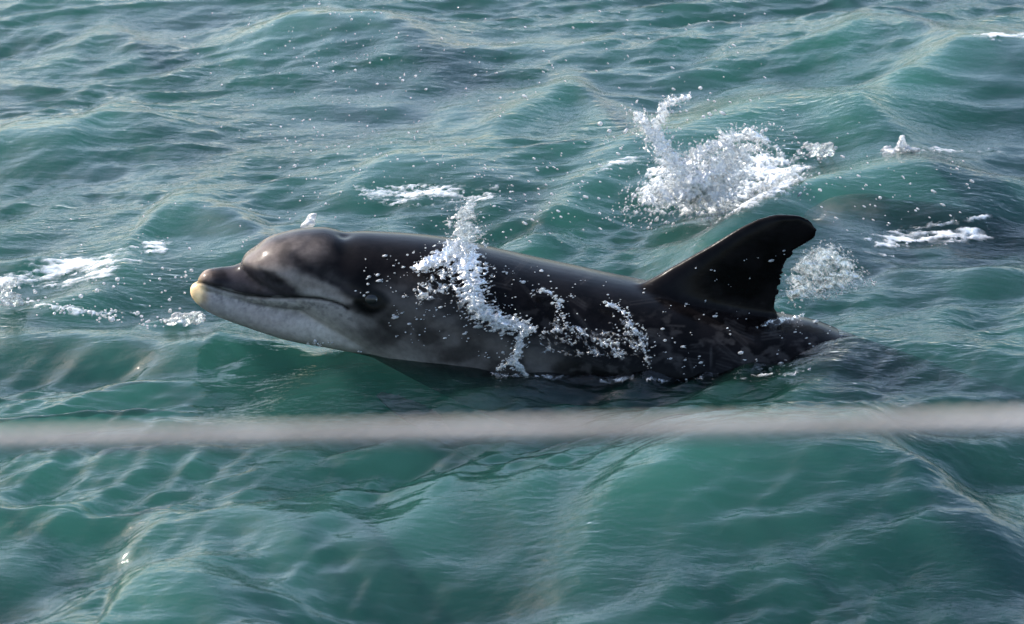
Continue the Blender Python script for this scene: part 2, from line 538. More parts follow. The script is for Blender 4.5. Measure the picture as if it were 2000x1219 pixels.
def blade(rows):
    """a fin: rows of (leading point, trailing point, half thickness, thickness axis) from root to tip"""
    V = []; n = 28
    for le, te, th, ax in rows:
        le = np.array(le); te = np.array(te); ax = np.array(ax)
        for j in range(n):
            ph = 2 * math.pi * j / n
            s = (1 - math.cos(ph)) / 2
            y = math.sin(ph) * (0.35 + 0.65 * (1 - s)) * 1.15
            V.append(le + (te - le) * s + ax * th * y)
    V = np.array(V); m = len(rows)
    i = np.arange(m - 1)[:, None] * n; j = np.arange(n)[None, :]; k = (j + 1) % n
    F = np.stack([i + j, i + k, i + n + k, i + n + j], -1).reshape(-1, 4)
    return V, F, [list(range(n))[::-1], list(range((m - 1) * n, m * n))]


def fin_blade():
    lead = np.array(FIN[:8][::1]); trail = np.array([FIN[18]] + FIN[17:10:-1] + [FIN[10], FIN[9], FIN[8]], float)
    # resample both edges by height so that rows climb to the tip
    def res(P, n):
        P = np.array(P, float); d = np.r_[0, np.cumsum(np.hypot(*np.diff(P, axis=0).T))]
        t = np.linspace(0, d[-1], n)
        return np.stack([np.interp(t, d, P[:, 0]), np.interp(t, d, P[:, 1])], -1)
    lead = np.concatenate([[(1200, 640), (1225, 590)], lead])
    lead = res(lead, 40); trail = res(np.concatenate([trail, [(1568, 423)]]), 40)
    rows = []
    for i, (l, t) in enumerate(zip(lead, trail)):
        s = i / 39
        a = on_y(l[0], l[1]); b = on_y(t[0], t[1])
        rows.append((a, b, 0.030 * (1 - s) ** 0.8 + 0.008 + 0.075 * math.exp(-s / 0.13), (0, 1, 0)))
    return blade(rows)


def flipper(side):
    root = np.array([on_y(800, 735)[0], -side * 0.13, on_y(800, 745)[2]])
    rows = []
    for i in range(16):
        s = i / 15
        c = root + np.array([0.30 * s ** 1.3, -side * 0.17 * s, -0.16 * s])
        w = 0.15 * (1 - s) ** 0.55 * (1 - 0.2 * s) + 0.012
        rows.append((c + np.array([-w / 2, 0, 0.02]), c + np.array([w / 2, 0, -0.03]), 0.018 * (1 - s) + 0.004, (0, 0.5, 0.86)))
    return blade(rows)


def flukes(side):
    root = on_y(2520, 912)
    rows = []
    for i in range(16):
        s = i / 15
        c = root + np.array([0.02 + 0.17 * s ** 1.4, side * 0.30 * s, -0.01])
        w = 0.24 * (1 - s) ** 0.6 + 0.015
        rows.append((c + np.array([-w / 2, 0, 0.0]), c + np.array([w / 2, 0, -0.01]), 0.02 * (1 - s) + 0.004, (0, 0, 1)))
    return blade(rows)


def build_skin_mesh():
    bm = bmesh.new()
    for V, F, caps in (loft(TOP, BOT, HW), loft(R_TOP, R_BOT, R_HW, 56, 2.0), loft(J_TOP, J_BOT, J_HW, 56, 2.1),
                       fin_blade(), flipper(1), flipper(-1), flukes(1), flukes(-1)):
        vs = [bm.verts.new(v) for v in V]
        for f in F:
            bm.faces.new([vs[i] for i in f])
        for c in caps:
            bm.faces.new([vs[i] for i in c])
    # each shell outward
    bmesh.ops.recalc_face_normals(bm, faces=bm.faces)
    me = bpy.data.meshes.new('rough'); bm.to_mesh(me); bm.free()
    o = bpy.data.objects.new('rough', me); COL.objects.link(o)
    md = o.modifiers.new('r', 'REMESH'); md.mode = 'VOXEL'; md.voxel_size = 0.0036
    ms = o.modifiers.new('s', 'SMOOTH'); ms.iterations = 15; ms.factor = 0.5
    dg = bpy.context.evaluated_depsgraph_get()
    out = bpy.data.meshes.new_from_object(o.evaluated_get(dg))
    bpy.data.objects.remove(o); bpy.data.meshes.remove(me)
    out.name = 'dolphin_body'
    n = len(out.vertices)
    co = np.empty(n * 3, np.float32); out.vertices.foreach_get('co', co); co = co.reshape(-1, 3).astype(float)
    nr = np.empty(n * 3, np.float32); out.vertex_normals.foreach_get('vector', nr); nr = nr.reshape(-1, 3)
    # blend the fin root into the back: smooth only there
    m0 = co.copy(); m0[:, 1] = -np.abs(m0[:, 1])
    u, v = project(m0)
    w = 1 - sst(18, 46, dist_line(u, v, [(1250, 548), (1300, 566), (1400, 590), (1480, 604), (1530, 614)]))
    t = bpy.data.objects.new('t', out); COL.objects.link(t)
    vg = t.vertex_groups.new(name='root')
    for lv in range(1, 9):
        ids = np.where(np.round(w * 8).astype(int) == lv)[0]
        if len(ids): vg.add(ids.tolist(), lv / 8, 'REPLACE')
    ms = t.modifiers.new('s', 'SMOOTH'); ms.iterations = 60; ms.factor = 0.6; ms.vertex_group = 'root'
    sm = bpy.data.meshes.new_from_object(t.evaluated_get(bpy.context.evaluated_depsgraph_get()))
    bpy.data.objects.remove(t); bpy.data.meshes.remove(out)
    out = sm; out.name = 'dolphin_body'
    out.vertices.foreach_get('co', co32 := np.empty(n * 3, np.float32)); co = co32.reshape(-1, 3).astype(float)
    out.vertex_normals.foreach_get('vector', n32 := np.empty(n * 3, np.float32)); nr = n32.reshape(-1, 3)
    mir = co.copy(); mir[:, 1] = -np.abs(mir[:, 1])
    u, v = project(mir)
    side = sst(0.0, 0.5, np.abs(nr[:, 1]))
    # creases: mouth line, melon fold, eye socket, blowhole
    dm = dist_line(u, v, MOUTH)
    off = -0.0035 * np.exp(-(dm / 3.2) ** 2) * (u < 700)
    off += 0.0035 * np.exp(-(dist_line(u, v, [(474, 516), (500, 519), (540, 533), (570, 552)]) / 12) ** 2)
    off += -0.0018 * np.exp(-(dist_line(u, v, [(575, 500), (600, 522), (650, 549), (700, 571)]) / 7) ** 2)
    off += 0.0035 * np.exp(-((u - 727) / 34) ** 2 - ((v - 586) / 22) ** 2) - 0.004 * np.exp(-((u - 729) / 17) ** 2 - ((v - 588) / 12) ** 2)
    bx = on_y(672, 452)
    off += -0.004 * np.exp(-((co[:, 0] - bx[0]) / 0.016) ** 2 - (co[:, 1] / 0.022) ** 2) * (co[:, 2] > 0.15)
    # nicked trailing edge of the fin
    te = np.exp(-(dist_line(u, v, [(1560, 486), (1545, 502), (1532, 530), (1525, 560), (1520, 600)]) / 7) ** 2)
    co[:, 0] += -0.006 * te * (fbm(co[:, 2] * 90, co[:, 2] * 0 + 3.3, 2) > 0.5)
    co += nr * off[:, None]
    out.vertices.foreach_set('co', co.astype(np.float32).ravel())
    # ---- colouring
    nx_ = 14 * (fbm(u / 30, v / 30, 3) - 0.5); ny_ = 14 * (fbm(u / 30 + 50, v / 30, 3) - 0.5)
    U = u + nx_; Vv = v + ny_
    C = np.empty((n, 3)); C[:] = (0.0034, 0.0028, 0.0029)

    def lay(mask, col):
        nonlocal C
        C = C + (np.asarray(col) - C) * mask[:, None]

    def poly(P, soft, col, al=1.0):
        lay(al * (1 - sst(-soft, soft, sdf_poly(U, Vv, P))), col)

    def stroke(P, w, col, al=1.0, warp=True):
        d = dist_line(U if warp else u, Vv if warp else v, P)
        lay(al * np.exp(-(d / w) ** 2), col)

    poly([(640, 560), (760, 640), (900, 640), (1010, 660), (1080, 700), (1250, 1000), (600, 1000), (560, 690)], 45, (0.055, 0.050, 0.047))
    poly([(620, 690), (720, 680), (800, 705), (950, 760), (1300, 820), (1900, 860), (1900, 1000), (700, 1000)], 30, (0.30, 0.29, 0.27))
    poly([(745, 560), (800, 545), (900, 580), (960, 660), (900, 690), (780, 650), (750, 610)], 30, (0.05, 0.045, 0.042), 0.7)
    # melon
    poly([(474, 520), (480, 496), (500, 480), (530, 464), (575, 460), (630, 474), (630, 500), (600, 512), (640, 545), (560, 545), (520, 526)], 34, (0.06, 0.05, 0.046))
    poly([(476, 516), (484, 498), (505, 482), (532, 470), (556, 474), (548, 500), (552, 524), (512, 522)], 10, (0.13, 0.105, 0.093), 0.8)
    poly([(560, 500), (576, 494), (590, 520), (610, 530), (580, 526)], 8, (0.03, 0.027, 0.027), 0.8)
    # pale band from rostrum root under the eye
    poly([(500, 517), (545, 522), (600, 534), (650, 558), (690, 586), (694, 606), (672, 594), (640, 577), (596, 574), (560, 552)], 9, (0.19, 0.165, 0.148), 0.85)
    poly([(580, 568), (625, 566), (668, 584), (690, 606), (700, 640), (660, 620), (630, 586), (596, 580)], 9, (0.28, 0.255, 0.235), 0.8)
    # upper jaw
    poly([(392, 545), (398, 528), (440, 518), (474, 516), (520, 528), (570, 556), (590, 574), (540, 581), (480, 577), (440, 568)], 11, (0.022, 0.019, 0.021))
    lay(0.85 * np.exp(-((U - 400) / 14) ** 2 - ((Vv - 536) / 16) ** 2) * (0.5 + fbm(u / 4, v / 4, 3)), (0.26, 0.19, 0.15))
    # lower jaw and throat
    jaw = 1 - sst(-5, 5, sdf_poly(U, Vv, [(366, 566), (385, 553), (410, 559), (446, 571), (480, 580), (536, 584), (592, 584), (640, 588), (676, 602), (720, 620), (800, 680), (800, 760), (640, 720), (500, 660), (380, 620)]))
    lay(jaw * (1 - 0.9 * sst(600, 750, U + 0.35 * (Vv - 620))), (0.27, 0.25, 0.235))
    poly([(560, 640), (640, 630), (700, 670), (720, 696), (620, 690)], 28, (0.40, 0.385, 0.34), 0.6)
    sp = sst(0.55, 0.66, fbm(u / 9, v / 7, 3)) * np.exp(-((v - (pchip([q[0] for q in MOUTH], [q[1] for q in MOUTH], u) + 14)) / 14) ** 2) * (u < 690) * (u > 400)
    lay(0.6 * sp, (0.09, 0.085, 0.09))
    lay(0.3 * sst(0.6, 0.72, fbm(u / 6 + 9, v / 6, 2)) * (sdf_poly(u, v, [(400, 575), (640, 600), (700, 640), (640, 670), (430, 615)]) < 0), (0.16, 0.15, 0.15))
    # yellowish white tip
    lay(1 - sst(0.50, 1.35, np.hypot((U - 383) / 19, (Vv - 574) / 27)), (0.80, 0.57, 0.31))
    lay(0.75 * np.exp(-((U - 402) / 7) ** 2 - ((Vv - 584) / 14) ** 2), (0.30, 0.21, 0.12))
    # dark lines on the head
    stroke([(580, 505), (600, 520), (645, 546), (700, 573)], 9, (0.014, 0.012, 0.012), 0.9)
    stroke([(600, 470), (580, 490), (572, 505)], 6, (0.03, 0.026, 0.026), 0.7)
    stroke([(678, 600), (700, 600), (720, 605)], 9, (0.02, 0.018, 0.018), 0.8)
    lay(1 - sst(0.7, 1.15, np.hypot((U - 728) / 36, (Vv - 588) / 25)), (0.004, 0.004, 0.004))
    stroke([(690, 700), (740, 670), (780, 640)], 8, (0.03, 0.028, 0.028), 0.3)
    stroke(MOUTH, 3.0, (0.008, 0.007, 0.007), 0.95, False)
    # blotches and old tooth rakes
    bl = fbm(u / 42 + 5, v / 30 + 2, 4)
    pale = sst(0.03, 0.12, C.mean(1))
    C = C * (1 + (1 - 0.85 * pale) * (0.62 + 1.0 * sst(0.35, 0.7, bl) - 1))[:, None]
    lay(0.5 * (1 - pale) * sst(0.56, 0.75, fbm(u / 26 + 31, v / 18, 4)) * sst(720, 900, u) * sst(560, 660, v), (0.045, 0.040, 0.038))
    rg = np.random.default_rng(77)
    for _ in range(46):
        a0 = rg.uniform(760, 1560); b0 = rg.uniform(470, 720) if a0 < 1240 else rg.uniform(620, 720); an = rg.normal(0.25, 0.5); ln = rg.uniform(15, 70)
        for q in range(rg.integers(1, 4)):
            P0 = (a0, b0 + 6 * q); P1 = (a0 + ln * math.cos(an), b0 + 6 * q + ln * math.sin(an))
            near = (np.abs(u - a0) < 90) & (np.abs(v - b0) < 90)
            mk = np.zeros(n); mk[near] = np.exp(-(dist_line(u[near], v[near], [P0, P1]) / 1.7) ** 2) * rg.uniform(0.10, 0.32)
            lay(mk, (0.055, 0.05, 0.048))
    ca = out.color_attributes.new('skin', 'FLOAT_COLOR', 'POINT')
    ca.data.foreach_set('color', np.concatenate([C, np.ones((n, 1))], 1).astype(np.float32).ravel())
    out.polygons.foreach_set('use_smooth', np.ones(len(out.polygons), bool))
    return out


skin = build_skin_mesh()
dolphin = bpy.data.objects.new('dolphin', None); COL.objects.link(dolphin)
tag(dolphin, 'dark grey dolphin lifting its pale jaw out of the water, dorsal fin raised', 'dolphin', 'dolphins swimming in the sea')
body = link('body', skin, M_SKIN, dolphin)
BVH = BVHTree.FromObject(body, bpy.context.evaluated_depsgraph_get())


def hit_body(u, v):
    d = ray(u, v)
    loc, nr, _, _ = BVH.ray_cast(Vector(CAM), Vector(d).normalized(), 30)
    return (np.array(loc), np.array(nr)) if loc is not None else (None, None)


def ball_mesh(name, r, sc=(1, 1, 1), sub=3):
    bm = bmesh.new(); bmesh.ops.create_icosphere(bm, subdivisions=sub, radius=r)
    for v in bm.verts: v.co = Vector((v.co.x * sc[0], v.co.y * sc[1], v.co.z * sc[2]))
    for f in bm.faces: f.smooth = True
    me = bpy.data.meshes.new(name); bm.to_mesh(me); bm.free()
    return me


el, en = hit_body(729, 588)
eye_me = ball_mesh('eye', 0.021, (1.25, 0.7, 0.9))
for s in (1, -1):
    e = link('eye', eye_me, M_EYE, dolphin)
    e.location = (el[0], s * (el[1] + 0.0115), el[2])

# the second dolphin, under the surface
d2 = dolphin.copy(); COL.objects.link(d2)
for ch in (body,) + tuple(o for o in COL.objects if o.name.startswith('eye')):
    c = ch.copy(); COL.objects.link(c); c.parent = d2
d2['label'] = 'second dolphin swimming submerged as a dark shape behind the raised fin'
p2 = on_z(1690, 350, 0.05)
d2.rotation_euler = (0, R(4), R(-2))
_n = len(skin.vertices); _co = np.empty(_n * 3, np.float32); skin.vertices.foreach_get('co', _co)
_m = np.array(d2.rotation_euler.to_matrix())
_w = _co.reshape(-1, 3)[::7].astype(float) @ _m.T + np.array([1.42, p2[1] + 0.02, 0.0])
d2.location = (1.42, p2[1] + 0.02, -float(np.max(_w[:, 2] - H(_w[:, 0], _w[:, 1]))) - 0.012)

# ------------------------------------------------------------------ foam lying on the water
def foam(label, polys, thr=0.5, sx=9.0, sy=44.0, rot=0.2, thick=0.004, soft=26.0, seed=0.0, cover=0.9):
    P = np.concatenate([np.array(p, float) for p in polys])
    g = on_z(P[:, 0], P[:, 1], 0.03)
    x0, x1, y0, y1 = g[:, 0].min() - 0.1, g[:, 0].max() + 0.1, g[:, 1].min() - 0.2, g[:, 1].max() + 0.2
    X = np.arange(x0, x1, 0.004); Y = np.arange(y0, y1, 0.006)
    gx, gy = np.meshgrid(X, Y, indexing='ij')
    h = H(gx, gy)
    u, v = project(np.stack([gx, gy, h], -1))
    e = np.full(u.shape, -1e9)
    for p in polys:
        e = np.maximum(e, -sdf_poly(u, v, p) / soft)
    c, s = math.cos(rot), math.sin(rot)
    qx = gx * c + gy * s; qy = -gx * s + gy * c
    n = 0.6 * fbm(qx * sx + seed, qy * sy + seed * 2, 3) + 0.4 * (1 - np.abs(2 * fbm(qx * sx * 2.2 + seed, qy * sy * 1.6 + 7, 3) - 1))
    n = n + 0.36 * (fbm(qx * sx * 6 + seed, qy * sy * 3.2, 3) - 0.5)
    f = np.minimum(e, 1.0) * 0.30 + n - thr - 0.27
    z = h + np.clip(f / 0.22, -0.25, 1.0) * thick + 0.001 + 0.0035 * (fbm(gx * 120, gy * 120, 2) - 0.5)
    keep = f > -0.05
    cv = sst(-0.03, 0.40, f) * cover
    nx, ny = len(X), len(Y)
    F = grid_faces(nx, ny)
    F = F[keep.ravel()[F].all(1)]
    if len(F) == 0: return None
    used, inv = np.unique(F, return_inverse=True)
    V = np.stack([gx, gy, z], -1).reshape(-1, 3)[used]
    me = mesh_from('foam', V, inv.reshape(-1, 4))
    at = me.attributes.new('cover', 'FLOAT', 'POINT'); at.data.foreach_set('value', cv.ravel()[used].astype(np.float32))
    o = link('foam_patch', me, M_FOAM)
    return tag(o, label, 'foam', 'foam patches on the water')


foam('streaky white foam trailing over the water left of the dolphin snout',
     [[(20, 540), (130, 500), (260, 492), (262, 505), (190, 535), (90, 552)]], thr=0.28, seed=1.1, cover=0.85)
foam('faint broken foam streaks between the left edge and the larger streaky foam', [[(-20, 548), (60, 520), (120, 512), (110, 530), (40, 560), (-20, 572)]], thr=0.40, sx=14, sy=60, seed=21.3, soft=14, cover=0.75)
foam('small bright white foam blob in front of the dolphin forehead', [[(268, 478), (300, 464), (332, 476), (322, 496), (290, 500)]], thr=0.28, seed=2.2, soft=14)
foam('lacy white foam scattered behind the dolphin head', [[(690, 372), (760, 352), (880, 356), (1000, 366), (960, 395), (820, 400), (700, 402)]], thr=0.39, sx=14, sy=60, seed=3.3, cover=0.8)
foam('broad white foam streak right of the raised fin', [[(1660, 490), (1740, 462), (1840, 448), (1925, 442), (1928, 466), (1880, 468), (1780, 472), (1740, 492)]], thr=0.34, seed=4.4)
foam('long thin foam line curving off to the right edge behind the fin', [[(1690, 470), (1800, 440), (1920, 418), (2030, 410), (2030, 418), (1930, 428), (1800, 452)]], thr=0.42, seed=5.5, soft=10)
foam('white crest foam on the wave at the far right', [[(1904, 72), (1935, 62), (1990, 66), (2030, 60), (2030, 76), (1940, 82)]], thr=0.36, seed=6.6, soft=12)
foam('flat foam strip on the water above the submerged dolphin', [[(1690, 300), (1745, 290), (1800, 288), (1960, 284), (1960, 300), (1760, 308)]], thr=0.50, seed=7.7, soft=14)
foam('churned white foam spread under the tall splash',
     [[(1205, 415), (1240, 360), (1290, 310), (1400, 300), (1520, 290), (1590, 320), (1560, 375), (1470, 415), (1400, 432), (1280, 425)]], thr=0.40, sx=24, sy=40, seed=8.8, thick=0.010)
foam('thin broken foam line where the dolphin flank meets the water',
     [[(950, 722), (1300, 736), (1560, 722), (1690, 690), (1720, 690), (1560, 738), (1300, 754), (950, 744)]], thr=0.55, sx=20, sy=60, seed=12.4, soft=12, cover=0.7)
foam('narrow foam lip on the small wave left of the tall splash', [[(1150, 340), (1185, 315), (1230, 296), (1290, 300), (1240, 318), (1180, 342)]], thr=0.42, seed=9.9, soft=12)
foam('tiny bubbly foam line along the wave at the left edge', [[(0, 575), (90, 585), (200, 600), (330, 608), (360, 622), (200, 626), (60, 606), (0, 592)]], thr=0.50, sx=22, sy=60, seed=10.1, soft=14)

# ------------------------------------------------------------------ splashes: drops fused into ligaments and sheets
ICO = {}


def ico(sub):
    if sub not in ICO:
        bm = bmesh.new(); bmesh.ops.create_icosphere(bm, subdivisions=sub, radius=1)
        V = np.array([v.co[:] for v in bm.verts]); F = np.array([[v.index for v in f.verts] for f in bm.faces]); bm.free()
        ICO[sub] = (V, F)
    return ICO[sub]


def blobs(C, r, axis=None, stretch=1.0, sub=1):
    """one mesh of many drops; stretched along axis"""
    C = np.asarray(C, float); r = np.asarray(r, float); n = len(C)
    V, F = ico(sub)
    P = V[None] * r[:, None, None]
    if axis is not None:
        a = np.asarray(axis, float)
        if a.ndim == 1: a = np.repeat(a[None], n, 0)
        a = a / np.linalg.norm(a, axis=1, keepdims=True)
        st = np.broadcast_to(np.asarray(stretch, float), (n,))
        dp = np.einsum('nki,ni->nk', P, a)
        P = P + dp[..., None] * a[:, None, :] * (st - 1)[:, None, None]
    P = P + C[:, None, :]
    Fa = F[None] + (np.arange(n) * len(V))[:, None, None]
    return P.reshape(-1, 3), Fa.reshape(-1, 3)


def fuse(name, V, F, vox, smooth=2):
    me = mesh_from('raw', V, F, False)
    o = bpy.data.objects.new('raw', me); COL.objects.link(o)
    md = o.modifiers.new('r', 'REMESH'); md.mode = 'VOXEL'; md.voxel_size = vox
    if smooth:
        ms = o.modifiers.new('s', 'SMOOTH'); ms.iterations = smooth; ms.factor = 0.5
    out = bpy.data.meshes.new_from_object(o.evaluated_get(bpy.context.evaluated_depsgraph_get()))
    bpy.data.objects.remove(o); bpy.data.meshes.remove(me)
    out.name = name
    out.polygons.foreach_set('use_smooth', np.ones(len(out.polygons), bool))
    return out


def scatter_poly(P, n, seed, scale=28.0, thr=0.45, ani=2.0):
    """points in a pixel polygon, bunched into ligaments by a noise"""
    g = np.random.default_rng(seed)
    P = np.array(P, float)
    out = []
    while len(out) < n:
        u = g.uniform(P[:, 0].min(), P[:, 0].max(), 4000); v = g.uniform(P[:, 1].min(), P[:, 1].max(), 4000)
        d = -sdf_poly(u, v, P)
        rid = 1 - np.abs(2 * fbm(u / scale / ani + seed, v / scale, 3) - 1)
        k = (d > 0) & (rid * 0.6 + 0.4 * fbm(u / scale * 1.7, v / scale * 1.7 + seed, 2) + 0.12 * np.clip(d / 14, 0, 1) - 0.12 > thr + g.uniform(-0.06, 0.06, 4000))
        out += list(zip(u[k], v[k]))
        if len(out) == 0 and thr > 1: break
    return np.array(out[:n])


def region(n, P, seed):
    gg = np.random.default_rng(seed); P = np.array(P, float); out = []
    while len(out) < n:
        u = gg.uniform(P[:, 0].min(), P[:, 0].max(), 600); v = gg.uniform(P[:, 1].min(), P[:, 1].max(), 600)
        k = sdf_poly(u, v, P) < 0
        out += list(zip(u[k], v[k]))
    return np.array(out[:n])


def along(pts, widths, n, seed):
    g = np.random.default_rng(seed)
    P = np.array(pts, float); d = np.r_[0, np.cumsum(np.hypot(*np.diff(P, axis=0).T))]
    t = g.uniform(0, d[-1], n)
    w = np.interp(t, d, np.linspace(0, 1, len(P)) if widths is None else widths)
    return np.stack([np.interp(t, d, P[:, 0]) + g.normal(0, 1, n) * w * 0.45, np.interp(t, d, P[:, 1]) + g.normal(0, 1, n) * w * 0.45], -1)


def at_depth(uv, y):
    return on_y(uv[:, 0], uv[:, 1], y)


def sheet(parts, y0, seed, thick=0.012, res=0.0018, thr=0.5, scale=16.0, ani=2.2, rot=0.5, relief=0.03, amp=0.5, veil=0.95):
    """closed, lens-shaped ligaments of water following a torn noise field.
    parts: list of ('p', polygon, soft, gain) or ('l', polyline, widths, gain) in photo pixels, y0(u, v) their distance"""
    P = np.concatenate([np.array(p[1], float) for p in parts])
    u0, u1, v0, v1 = P[:, 0].min() - 40, P[:, 0].max() + 40, P[:, 1].min() - 40, P[:, 1].max() + 40
    st = res * PXM
    gu, gv = np.meshgrid(np.arange(u0, u1, st), np.arange(v0, v1, st), indexing='ij')
    e = np.full(gu.shape, -9.0)
    for k, pp, w, gain in parts:
        if k == 'p':
            e = np.maximum(e, np.clip(-sdf_poly(gu, gv, pp) / w, -9, 1) * gain)
        else:
            Q = np.array(pp, float)
            for i in range(len(Q) - 1):
                a = Q[i]; ed = Q[i + 1] - a
                t = np.clip(((gu - a[0]) * ed[0] + (gv - a[1]) * ed[1]) / (ed @ ed), 0, 1)
                ww = w[i] + (w[i + 1] - w[i]) * t
                dd = np.hypot(gu - a[0] - ed[0] * t, gv - a[1] - ed[1] * t)
                e = np.maximum(e, np.clip(1 - dd / ww, -9, 1) * gain)
    c, sn = math.cos(rot), math.sin(rot)
    wu = gu + 9 * (fbm(gu / 30 + seed, gv / 30, 2) - 0.5); wv = gv + 9 * (fbm(gu / 30, gv / 30 + seed, 2) - 0.5)
    qa = (wu * c + wv * sn) / scale / ani; qb = (-wu * sn + wv * c) / scale
    rid = 1 - np.abs(2 * fbm(qa + seed * 3.1, qb, 4) - 1)
    lo = fbm(qa * 0.7 + 9 + seed, qb * 0.7, 3)
    f = amp * e + 0.62 * rid + 0.38 * lo - thr - amp
    f = f - 0.10 * (fbm(gu / 3.2 + seed, gv / 2.6, 2) > 0.6) - 0.16 * (fbm(gu / 5 + seed, gv / 4, 3) - 0.5)
    f = np.where(e < -1.2, -1, f)
    keep = f > 0
    tk = thick * np.sqrt(np.clip(f, 0, 0.35) / 0.35) * (0.6 + 0.8 * fbm(gu / 7 + seed, gv / 7, 3))
    mid = y0(gu, gv) + relief * 2 * (fbm(gu / 45 + seed * 2, gv / 45, 3) - 0.5) + 0.010 * (fbm(gu / 9, gv / 9 + seed, 2) - 0.5)
    nx, ny = gu.shape
    F = grid_faces(nx, ny)
    F = F[keep.ravel()[F].all(1)]
    used, inv = np.unique(F, return_inverse=True); F = inv.reshape(-1, 4)
    uu = gu.ravel()[used]; vv = gv.ravel()[used]; m = mid.ravel()[used]; t = tk.ravel()[used]
    A = on_y(uu, vv, m - t); B = on_y(uu, vv, m + t)
    n = len(used)
    E = np.concatenate([F[:, [0, 1]], F[:, [1, 2]], F[:, [2, 3]], F[:, [3, 0]]])
    key = np.sort(E, 1); key = key[:, 0].astype(np.int64) * n + key[:, 1]
    _, first, cnt = np.unique(key, return_index=True, return_counts=True)
    bd = E[first[cnt == 1]]
    rimf = np.stack([bd[:, 1], bd[:, 0], bd[:, 0] + n, bd[:, 1] + n], -1)
    th = 1 - sst(0.0, 0.30, f.ravel()[used]) * veil
    return np.concatenate([A, B]), np.concatenate([F, F[:, ::-1] + n, rimf]), np.concatenate([th, th])


def join(list_vf):
    Vs = []; Fs = []; o = 0
    for V, F in list_vf:
        if F.shape[1] == 3: F = np.concatenate([F, F[:, 2:3]], 1)
        Vs.append(V); Fs.append(F + o); o += len(V)
    return np.concatenate(Vs), np.concatenate(Fs)


def mixed_mesh(name, quads=None, tris=None):
    """one mesh out of quad shells and triangle drops"""
    V = np.concatenate([q[0] for q in quads] + [t[0] for t in tris]); lens = []; idx = []; o = 0
    th = np.concatenate([q[2] for q in quads] + [np.zeros(len(t[0])) for t in tris])
    for Vv, F in [q[:2] for q in quads] + list(tris):
        idx.append((F + o).ravel()); lens.append(np.full(len(F), F.shape[1])); o += len(Vv)
    idx = np.concatenate(idx).astype(np.int32); lens = np.concatenate(lens)
    me = bpy.data.meshes.new(name)
    me.vertices.add(len(V)); me.vertices.foreach_set('co', V.astype(np.float32).ravel())
    me.loops.add(len(idx)); me.loops.foreach_set('vertex_index', idx)
    me.polygons.add(len(lens)); me.polygons.foreach_set('loop_start', np.r_[0, np.cumsum(lens)[:-1]].astype(np.int32))
    me.update(calc_edges=True)
    me.polygons.foreach_set('use_smooth', np.ones(len(lens), bool))
    at = me.attributes.new('thin', 'FLOAT', 'POINT'); at.data.foreach_set('value', th.astype(np.float32))
    return me


# the tall splash behind the back
g = np.random.default_rng(21)
base_y = on_z(1300, 425, 0)[1]
MASS = [(1212, 412), (1225, 380), (1262, 350), (1310, 318), (1360, 292), (1420, 262), (1470, 258), (1500, 270), (1505, 300), (1470, 330), (1450, 380), (1430, 415), (1380, 432), (1320, 420), (1260, 422)]
JET = ('l', [(1330, 370), (1318, 325), (1295, 290), (1268, 258), (1250, 230), (1244, 222)], [60, 46, 36, 28, 20, 10], 1.0)
HOOK = ('l', [(1272, 262), (1290, 232), (1300, 206), (1318, 194), (1346, 189)], [22, 22, 17, 13, 7], 1.0)
LOBE = ('l', [(1320, 330), (1370, 300), (1425, 270), (1470, 262), (1496, 275)], [30, 30, 26, 22, 12], 1.0)
ARM = ('l', [(1400, 412), (1470, 380), (1520, 350), (1548, 336), (1566, 352)], [26, 22, 20, 16, 8], 0.9)
YS = lambda u, v: base_y - 0.02 + (430 - v) * 0.0004
quads = [sheet([('p', MASS, 40, 0.9), JET, HOOK, LOBE], lambda u, v: YS(u, v) - 0.03, 1.3, 0.010, thr=0.30, scale=8, ani=3.6, rot=0.95),
         sheet([('p', MASS, 40, 0.9), JET, HOOK, LOBE, ARM], lambda u, v: YS(u, v) + 0.02, 4.7, 0.010, thr=0.38, scale=7, ani=3.6, rot=0.25),
         sheet([('p', MASS, 50, 1.0), ARM], lambda u, v: YS(u, v) + 0.07, 7.9, 0.010, thr=0.37, scale=9, ani=3.2, rot=0.1),
         sheet([('p', [(1225, 424), (1240, 380), (1300, 330), (1400, 290), (1500, 285), (1585, 310), (1590, 345), (1540, 390), (1440, 425)], 30, 0.9)], lambda u, v: YS(u, v) + 0.05, 2.2, 0.006, thr=0.54, scale=7, ani=3.4, rot=-0.1)]
uv = np.concatenate([region(700, MASS, 3), region(500, [(1190, 440), (1200, 380), (1300, 280), (1500, 230), (1620, 300), (1590, 400), (1440, 450), (1300, 455)], 9), along(JET[1], [60, 60, 50, 44, 40, 30], 260, 4), along(HOOK[1], HOOK[2], 110, 5), along(LOBE[1], [34] * 5, 160, 6),
                     region(150, [(1180, 425), (1230, 340), (1300, 430), (1400, 450), (1300, 460)], 7), region(160, [(1420, 300), (1600, 290), (1580, 390), (1440, 420)], 8)])
C = at_depth(uv, YS(uv[:, 0], uv[:, 1]) - 0.04 + g.normal(0, 0.04, len(uv)))
ok = C[:, 2] > H(C[:, 0], C[:, 1]) - 0.003
C = C[ok]
drops = blobs(C, np.clip(g.lognormal(math.log(0.0012), 0.55, len(C)), 0.0005, 0.005), (0.5, 0.2, 0.6), g.uniform(1, 2.2, len(C)))
tag(link('water_splash', mixed_mesh('splash', quads, [drops]), M_SPRAY), 'tall white splash with a curling jet behind the dolphin back', 'splash', 'splashes of water')

